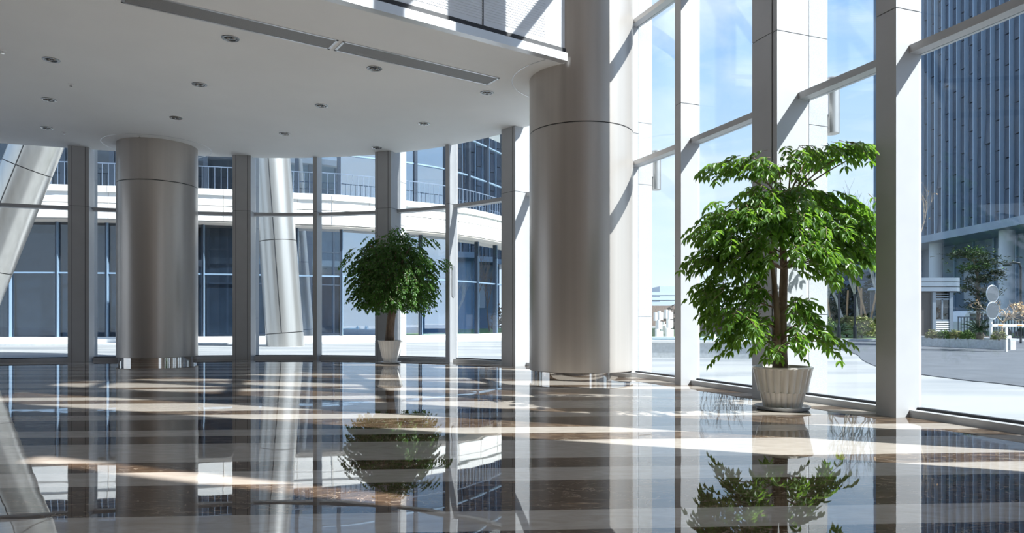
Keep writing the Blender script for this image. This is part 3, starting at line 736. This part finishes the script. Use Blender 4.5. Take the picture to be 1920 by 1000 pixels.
c=MB(); c.box(x0-.8,xa,d+.25,d+2.4,PZ-.05,zr); c.box(xb,x1-.2,d+.25,d+2.4,PZ-.05,zr); c.box(xa,xb,d+.9,d+2.4,PZ-.05,zr); c.build('dark_wall','booth_body',th)
for x in (xa,xb-.0):
    c=MB(); c.box(x-.09,x+.09,d+.1,d+.3,PZ-.05,zr); c.build('corner_post','booth_band',th)
zw0=EYE+(HY-601)*sc_; zw1=EYE+(HY-561)*sc_
c=MB(); c.box(xa,xb,d+.14,d+.22,zw1-.05,zw1+.05); c.box(xa,xb,d+.14,d+.22,zw0-.05,zw0+.05); c.box((xa+xb)/2-.04,(xa+xb)/2+.04,d+.14,d+.22,zw0,zw1); c.build('window_frame','booth_band',th)
c=MB(); c.box(xa+.09,xb-.09,d+.17,d+.19,zw0,zw1); c.build('window_pane','facade_glass_dark',th)
c=MB(); z=PZ
while z<zw0-.1: c.box(xa+.1,xb-.1,d+.12,d+.2,z,z+.075); z+=.115
c.build('louvre_vent','paint_white',th)
c=MB(); z=zw1+.12
while z<zr-.1: c.box(xa+.1,xb-.1,d+.14,d+.2,z,z+.05); z+=.12
c.build('top_louvre','booth_band',th)
# round sign post
d=29.3; sc_=d/F; p=at(1858,637,d); p.z=PZ-.04
th=thing('sign_post',p,'slim white post with two round signs seen from behind, right of the booth','sign')
c=MB(); c.tube([p,(p.x,p.y,EYE+(HY-536)*sc_)],.05,10); c.build('pole','paint_white',th)
for py in (551.5,583):
    q=at(1859,py,d-.06); c=MB(); vs=[];n=32; rx,rz=8.3*sc_,16*sc_
    ang=R(20)
    for dd in (-.012,.012):
        for k in range(n):
            a=2*PI*k/n; X=rz*math.cos(a); vs.append((q.x+X*math.cos(ang)+dd*math.sin(ang),q.y-.06+X*math.sin(ang)*1+dd,q.z+rz*math.sin(a)))
    c.add(vs,[tuple(range(n)),tuple(range(n,2*n))[::-1]]+[(i,i+n,(i+1)%n+n,(i+1)%n) for i in range(n)]); dsc=c.build('sign_disc','sign_grey',th)
    c=MB(); pts=[(q.x+rz*math.cos(2*PI*k/n)*math.cos(ang),q.y-.06+rz*math.cos(2*PI*k/n)*math.sin(ang),q.z+rz*math.sin(2*PI*k/n)) for k in range(n+1)]
    c.tube(pts,.022,6,False); c.build('rim','sign_rim',dsc)
# barrier boom
d=29.0; p=at(1877,640,d); 
th=thing('barrier_boom',(p.x,p.y,-.12),'horizontal white barrier boom with orange marks at the right edge','barrier')
z0=EYE+(HY-613)*d/F; z1=EYE+(HY-608)*d/F
c=MB(); c.box((1859-960)/F*d,(1990-960)/F*d,d-.05,d+.05,z0,z1); c.build('boom','paint_white',th)
for px in (1870,1906,1942):
    c=MB(); c.box((px-960)/F*d,(px+9-960)/F*d,d-.06,d-.045,z0+.03,z1-.03); c.build('orange_mark','orange_mark',th)
for px in (1887,1975):
    c=MB(); c.box((px-1.5-960)/F*d,(px+1.5-960)/F*d,d-.04,d+.04,-.12,z0); c.build('support_leg','paint_white',th)
# street lamp
d=40; p=at(1914,640,d); th=thing('street_lamp',(p.x,p.y,-.12),'tall dark street lamp at the right edge, behind the boom','street lamp')
zt=EYE+(HY-492)*d/F
c=MB(); c.tube([(p.x,p.y,-.12),(p.x,p.y,zt-.3),(p.x-.1,p.y,zt-.05),(p.x-.5,p.y,zt),(p.x-.75,p.y,zt-.1)],.06,8); c.build('pole','lamp_post_dark',th)
c=MB(); c.lathe([(.02,.0),(.22,-.12),(.2,-.2)],12,(p.x-.8,p.y,zt-.02)); c.build('lamp_head','lamp_post_dark',th)
# bollard lamps on the lawn
for px,pt,lb in ((1573,545,'thin dark lamp post rising from the cycad, right of the large tree'),(1603,552,'thin dark post left of the crossed stakes')):
    d=45.5; x=(px-960)/F*d; zt=EYE+(HY-pt)*d/F
    th=thing('lamp_post',(x,d,0),lb,'lamp post','thin posts on the verge')
    c=MB(); c.tube([(x,d,0),(x,d,zt)],.07,8); c.build('pole','lamp_post_dark',th)
    c=MB(); c.lathe([(.12,0),(.12,.8),(.08,.95)],10,(x,d,0)); c.build('base_sleeve','lamp_post_dark',th)
# white-headed lamp
d=53; x=(1636-960)/F*d; zt=EYE+(HY-545)*d/F; th=thing('lamp_post',(x,d,0),'grey lamp post with a round pale head beside the crossed stakes','lamp post')
c=MB(); c.tube([(x,d,0),(x,d,zt-.1)],.19,10); c.build('pole','sign_grey',th)
c=MB(); c.lathe([(.1,0),(.38,.1),(.3,.28),(.05,.34)],16,(x,d,zt-.1)); autosmooth(c.build('lamp_head','sign_rim',th))
# fence and vans
d=46.0; fx0,fx1=(1796-960)/F*d,(2050-960)/F*d; zf=EYE+(HY-594)*d/F
th=thing('railing_fence',((fx0+fx1)/2,d,-.12),'long dark railing fence behind the planter, in front of the white vans','fence')
c=MB(); c.box(fx0,fx1,d-.03,d+.03,zf-.06,zf); c.box(fx0,fx1,d-.03,d+.03,.05,.12); c.build('rails','fence_dark',th)
c=MB(); x=fx0
while x<fx1: c.box(x,x+.05,d-.02,d+.02,.0,zf-.06); x+=.2
c.build('bars','fence_dark',th)
def van(px0,px1,label):
    d=55.0; x0,x1=(px0-960)/F*d,(px1-960)/F*d; zt=EYE+(HY-583)*d/F; th=thing('van',((x0+x1)/2,d+1,0),label,'vehicle','white vans behind the fence')
    c=MB(); y0,y1=d,d+2
    pr=[(x0,.35),(x0,1.15),(x0+.5,zt-.08),(x0+.8,zt),(x1-.3,zt),(x1,zt-.25),(x1,.35)]
    n=len(pr); c.add([(x,y0,z) for x,z in pr]+[(x,y1,z) for x,z in pr],[tuple(range(n)),tuple(range(n,2*n))[::-1]]+[(i,i+n,(i+1)%n+n,(i+1)%n) for i in range(n)]); c.build('body','paint_white',th)
    w_=(x1-x0-.9)/3
    for k in range(3):
        c=MB(); c.box(x0+.7+k*w_,x0+.7+k*w_+w_*.86,y0-.02,y0+.01,1.25,zt-.22); c.build('side_window','van_glass',th)
    for x in (x0+.8,x1-.9):
        c=MB(); vs=[]; n=20
        for yy in (y0-.04,y0+.22):
            for k in range(n): vs.append((x+.36*math.cos(2*PI*k/n),yy,.30+.36*math.sin(2*PI*k/n)))
        c.add(vs,[tuple(range(n)),tuple(range(n,2*n))[::-1]]+[(i,i+n,(i+1)%n+n,(i+1)%n) for i in range(n)]); c.build('wheel','rubber',th)
van(1802,1862,'white van behind the fence, left one, below the dark evergreen'); van(1868,1935,'white van behind the fence, right one, cut by the picture edge')
# ---------------------------------------------------------------- trees outdoors
def bare(p,h,seed,m,label,depth=5,r0=.09,spread=.5,leaves=0,up=.25,group=None,name='bare_tree',n0=4):
    rn=random.Random(seed); th=thing(name,p,label,'tree',group); c=MB(); lf=MB(); P=Vector(p); cnt=[0]
    def grow(a,d,l,r,k):
        pts=[a]; dd=d.copy()
        for i in range(3):
            dd=(dd+Vector((rn.uniform(-.15,.15),rn.uniform(-.15,.15),rn.uniform(-.02,.12)))).normalized(); pts.append(pts[-1]+dd*l/3)
        c.tube(pts,[r,r*.88,r*.78,r*.68],6 if k>2 else 4,False)
        if k==0:
            if leaves and rn.random()<leaves: lf.leaf(pts[-1],Vector((rn.uniform(-1,1),rn.uniform(-1,1),-.5)),Vector((0,0,1)),.16,.09)
            return
        nb=n0 if k==depth else rn.choice((2,3,3))
        for j in range(nb):
            ax=dd.orthogonal().normalized(); ax=Matrix.Rotation(rn.uniform(0,2*PI),3,dd)@ax
            nd=(Matrix.Rotation(rn.uniform(spread*.5,spread*1.3),3,ax)@dd+Vector((0,0,up))).normalized()
            grow(pts[rn.choice((2,3)) if k<depth else 3],nd,l*rn.uniform(.6,.82),r*.6,k-1)
    grow(P,Vector((rn.uniform(-.06,.06),rn.uniform(-.06,.06),1)),h*.3,r0,depth)
    c.build('trunk_and_branches',m,th)
    if lf.v: lf.build('dry_leaves','dry_leaf',th)
    return th
def gx(px,d,z=0): return Vector(((px-960)/F*d,d,z))
bare(gx(1612,50),11.0,3,'bark_pale','pale bare tree left of the crossed stakes, reaching the sky',5,.13,.42,group='bare trees on the verge')
bare(gx(1588,52),10.0,8,'bark_pale','pale bare tree just right of the large potted tree',5,.14,.4,group='bare trees on the verge')
bare(gx(1632,54),12.5,12,'bark_pale','tallest pale bare tree, close to the sunlit window post',5,.14,.45,group='bare trees on the verge')
bare(gx(1549,56),8.0,15,'bark_pale','pale bare tree partly behind the stone pier',5,.12,.4,group='bare trees on the verge')
bare(gx(1345,62),9.5,21,'brush_brown','brown bare tree behind the fountain, left of the large potted tree',5,.1,.5,group='bare trees behind the fountain')
bare(gx(1385,66),9.0,23,'brush_brown','brown bare tree behind the fountain and the large potted tree crown',5,.1,.5,group='bare trees behind the fountain')
bare(gx(1276,46,.02),8.2,27,'bark_grey','thin bare tree beside the slim post, above the white sculptures',5,.05,.55,group='bare trees behind the fountain')
bare(gx(1716,44,0),10.5,31,'twig_tan','bare tree with a few dry leaves rising behind the booth',5,.05,.5,.25)
bare(gx(1876,30.5,PZ-.04),2.55,33,'twig_tan','small pruned pale tree with dry leaves beside the round signs',4,.06,.85,.4,.1,n0=5)
bare(gx(1938,32.5,0),2.8,37,'twig_tan','small pruned pale tree with dry leaves at the right edge',4,.06,.85,.4,.1,n0=5)
# stakes
k=0
for a,b_,lb in ((( 1600,505),(1634,602),'wooden stake leaning left, one of the crossed pair'),((1646,535),(1626,598),'wooden stake leaning right, one of the crossed pair'),((1615,540),(1615,600),'upright wooden stake left of the crossed pair'),((1590,545),(1586,595),'wooden stake against the left pale trunk'),((1551,560),(1562,590),'short leaning stake near the stone pier')):
    d=51.6+k*.3; k+=1; A_=at(*a,d); B_=at(*b_,d); B_.z=0; c=MB(); c.tube([B_,A_],.07,6); o=c.build('tree_stake','stake_wood',None,at=B_); tag(o,lb,'stake','tree stakes')
# hedges on the verge
for i,(px,d,lb) in enumerate(((1545,48.6,'green and tan hedge clump left end of the verge'),(1588,50.6,'tan hedge clump behind the thin posts'),(1616,48.2,'tan and green hedge clump below the crossed stakes'),(1650,50.6,'hedge clump next to the white window post'))):
    p=gx(px,d); bush('hedge',p,.8,.9,1.55,'hedge_tan' if i else 'hedge_green',lb,'hedge',420,.26,40+i,'hedges on the verge')
for i,(px,d,h,lb) in enumerate(((1545,62,4.5,'dark bushy mass behind the verge, left'),(1590,66,5.2,'dark bushy mass behind the pale trunks'),(1636,63,5.5,'dark bushy mass behind the crossed stakes'))):
    p=gx(px,d); bush('dark_bush',p,1.5,1.2,h,'pine_dark',lb,'bush',500,.34,60+i,'dark bushes behind the verge')
for i,(px,d,rx,h,lb) in enumerate(((1325,58,2.2,2.2,'brown brushwood behind the fountain, left part'),(1392,60,2.0,3.0,'brown brushwood behind the fountain, right part'),(1300,66,3.2,3.4,'brown thicket behind the sunlit post'))):
    bush('brushwood',gx(px,d),rx,1.5,h,'brush_brown',lb,'bush',420,.3,70+i,'brushwood behind the fountain')
# evergreen
p=gx(1832,42,0); th=thing('evergreen_tree',p,'dark layered evergreen tree behind the booth and round signs','tree')
c=MB(); c.tube([p,p+Vector((.1,0,2)),p+Vector((0,0,4.2)),p+Vector((-.3,0,5.2))],[.13,.11,.07,.03],8); c.build('trunk','bark_grey',th)
rn=random.Random(5); lf=MB(); lg=MB(); bb=MB()
for (px,py,rx,rz,n,gr) in ((1822,476,30,11,170,1),(1800,478,22,8,80,0),(1850,492,30,10,150,0),(1826,505,30,10,150,1),(1866,512,14,6,60,0),(1840,524,32,9,150,0),(1815,540,22,10,90,0),(1845,550,26,14,120,0),(1835,575,20,16,100,0)):
    q=at(px,py,42); bb.tube([p+Vector((0,0,max(.5,q.z-.5))),q],[.04,.015],5,False)
    for k in range(n):
        u=Vector((rn.gauss(0,.5),rn.gauss(0,.5),rn.gauss(0,.5))); s_=42/F; pp=q+Vector((u.x*rx*s_,u.y*rx*s_,u.z*rz*s_))
        for j in range(4): (lg if gr and u.z>-.1 and rn.random()<.55 else lf).leaf(pp,Vector((rn.uniform(-1,1),rn.uniform(-1,1),rn.uniform(-.3,.6))),Vector((rn.uniform(-1,1),0,1)),.2,.06)
bb.build('branches','bark_grey',th); lf.build('dark_foliage','pine_dark',th); lg.build('green_foliage','pine_green',th)
# ---------------------------------------------------------------- fountain and white sculptures
f0=gp(1216,670,-.12); f1=gp(1460,674,-.12)
fa=Vector((f0.x-1.5,f0.y+.2)); fb=Vector((f1.x,f1.y)); dv=(fb-fa).normalized(); nv=Vector((-dv.y,dv.x)); ln=(fb-fa).length
th=thing('fountain',(fa.x+ln/2,fa.y+2.5,-.12),'low grey stone fountain basin with two small jets, left of the large potted tree','fountain')
c=MB(); c.obox(fa,dv,nv,0,ln,0,.3,-.12,.42); c.obox(fa,dv,nv,0,ln,5.7,6.0,-.12,.42); c.obox(fa,dv,nv,0,.3,.3,5.7,-.12,.42); c.obox(fa,dv,nv,ln-.3,ln,.3,5.7,-.12,.42); c.build('basin_wall','granite_light',th)
c=MB(); c.obox(fa,dv,nv,-.04,ln+.04,-.04,.36,.42,.5); c.obox(fa,dv,nv,-.04,ln+.04,5.66,6.04,.42,.5); c.build('coping','stone_white',th)
c=MB(); c.obox(fa,dv,nv,.3,ln-.3,.3,5.7,.2,.40); c.build('water','water',th)
for px in (1337,1396):
    q=gx(px,25.5,.4); rn=random.Random(px); c=MB()
    for k in range(16):
        a=rn.uniform(0,2*PI); r_=rn.uniform(.0,.16); c.tube([(q.x+r_*.3*math.cos(a),q.y,.38),(q.x+r_*math.cos(a),q.y+r_*math.sin(a),.4+rn.uniform(.12,.36)),(q.x+r_*1.5*math.cos(a),q.y+r_*1.5*math.sin(a),.4)],[.03,.035,.02],5)
    c.build('water_jet','water_foam',th)
c=MB(); c.prism([(6,31),(10.5,31),(11.3,43),(11.3,52),(6,52)],-.12,.02); o=c.build('grass_strip','grass_green'); tag(o,'strip of green grass behind the fountain basin','grass',kind='stuff')
# irregular white slabs
rn=random.Random(11)
for i,(px0,px1,pt) in enumerate(((1229,1237,583),(1236,1247,586),(1248,1256,582),(1256,1267,581),(1240,1252,604))):
    d=31.3+i*.5; x0,x1=(px0-960)/F*d,(px1-960)/F*d; zt=EYE+(HY-pt)*d/F; th=thing('white_sculpture',((x0+x1)/2,d,.02),['white standing slab at the left of the sculpture row','second white slab, slightly slanted, above the fountain','white slab with square openings, middle of the row','rightmost white slab next to the slim window post','short white block in front of the sculpture row'][i],'sculpture','white sculptures behind the fountain')
    c=MB(); w_=x1-x0; sl_=.06*(-1)**i
    n=4 if zt>1.3 else 2; zz=.02
    hs=(zt-.02)/n
    for k in range(n):
        of=sl_*k; a=x0+of+(0 if k%2 else w_*.12); b_=x1+of-(w_*.12 if k%2 else 0)
        c.box(a,b_,d,d+.4,zz,zz+hs*.8); c.box(a,a+w_*.35,d,d+.4,zz+hs*.8,zz+hs); zz+=hs
    c.build('slab','stone_white',th)
# far structures
th=thing('distant_stand',(30,170,-.12),'distant pale terraced stand on the horizon above the white sculptures','building')
d=170
for k,(a,b_,y0,y1) in enumerate(((1222,1268,546,552),(1222,1275,556,562),(1222,1280,566,573))):
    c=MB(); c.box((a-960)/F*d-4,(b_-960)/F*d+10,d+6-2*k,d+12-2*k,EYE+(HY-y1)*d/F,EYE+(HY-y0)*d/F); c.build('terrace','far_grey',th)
c=MB(); c.box((1215-960)/F*d,(1285-960)/F*d,d+2,d+14,-.12,EYE+(HY-573)*d/F); c.build('base','brush_brown',th)
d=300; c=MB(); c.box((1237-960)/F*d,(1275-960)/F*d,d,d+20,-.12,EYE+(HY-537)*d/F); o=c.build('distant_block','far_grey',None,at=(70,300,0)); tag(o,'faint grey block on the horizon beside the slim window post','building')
d=95; th=thing('dark_building',((1610-960)/F*d,d+6,-.12),'dark building behind the bare trees, right of the large potted tree','building')
c=MB(); c.box((1575-960)/F*d,(1645-960)/F*d,d,d+12,-.12,EYE+(HY-455)*d/F); c.build('body','far_dark',th)
c=MB(); z=1.5
while z<11: c.box((1576-960)/F*d,(1644-960)/F*d,d-.1,d,z,z+.9); z+=2.2
c.build('window_bands','podium_wall',th)
# ---------------------------------------------------------------- glass tower on the right
TX=52.5; Y0,Y1=38.0,99.0; ZB=12.0; ZTW=52
tw=thing('office_tower',(TX+14,70,-.12),'dark blue office tower with closely spaced vertical fins, filling the right windows','building')
c=MB(); c.box(TX+.5,TX+28,Y0,Y1,ZB,ZTW); c.build('body','tower_dark',tw)
c=MB(); c.box(TX-.5,TX+28,Y0-1,Y1+.3,ZB-.9,ZB); c.build('soffit_edge','podium_wall',tw)
k=0; y=Y0; rn=random.Random(2)
while y<Y1:
    z=ZB+ (0,1.1,2.2)[k%3]; c=MB(); zz=ZB
    while zz<ZTW:
        zn=min(ZTW,(z if zz==ZB and z>ZB else zz+3.3)); dx=rn.choice((0,.03,.06,.2 if rn.random()<.3 else .04))
        c.add([(TX+.25-dx,y+.12,zz+.06),(TX+.25-dx,y+.98,zz+.06),(TX+.25,y+.98,zn-.06),(TX+.25,y+.12,zn-.06),(TX+.5,y+.12,zz+.06),(TX+.5,y+.98,zz+.06),(TX+.5,y+.98,zn-.06),(TX+.5,y+.12,zn-.06)],
              [(0,1,2,3),(4,7,6,5),(0,4,5,1),(1,5,6,2),(2,6,7,3),(3,7,4,0)])
        zz=zn
    c.build('window_strip','tower_spandrel',tw)
    c=MB(); c.box(TX-.22,TX+.5,y+1.05,y+1.12,ZB,ZTW); c.build('fin','tower_fin',tw)
    y+=1.42; k+=1
c=MB(); c.box(TX+5,TX+26,Y0,Y1-3,-.12,ZB-.9); c.build('podium','podium_wall',tw)
y=Y0
while y<Y1-3:
    c=MB(); c.box(TX+4.8,TX+5,y,y+.22,-.12,ZB-.9); c.build('podium_mullion','mullion_blue',tw); y+=3.6
for y in (61.5,74.5,87,96):
    c=MB(); c.lathe([(.75,0),(.75,ZB-.8)],24,(TX+1.5,y,-.1)); autosmooth(c.build('podium_column','podium_white',tw))
for (y,z0,z1) in ((70,4,9.5),(78,5.5,9.8),(84,3.5,8)):
    c=MB(); c.box(TX+4.7,TX+4.9,y,y+2.4,z0,z1); c.build('pale_panel','podium_white',tw)  # pale boxes in front of the podium wall
# exterior cylinder lamps on the piers
for px,p,tg,n,wd in wides:
    if px in (1433,1140):
        q=p+n*(GL+.40+.15)-tg*(wd/2-.06); th=thing('wall_lamp',(q.x,q.y,4.5),'cylindrical outdoor lamp on the stone pier '+('behind the large potted tree' if px==1433 else 'right of the big round column'),'wall lamp','cylinder lamps on the stone piers')
        c=MB(); c.lathe([(.07,.03),(.11,.0),(.11,.85),(.09,.87)],28,(q.x,q.y,4.12)); autosmooth(c.build('cylinder','outer_steel',th))
        c=MB(); c.obox(q,tg,n,-.04,.04,-.145,-.10,4.4,4.7); c.build('bracket','post_metal',th)
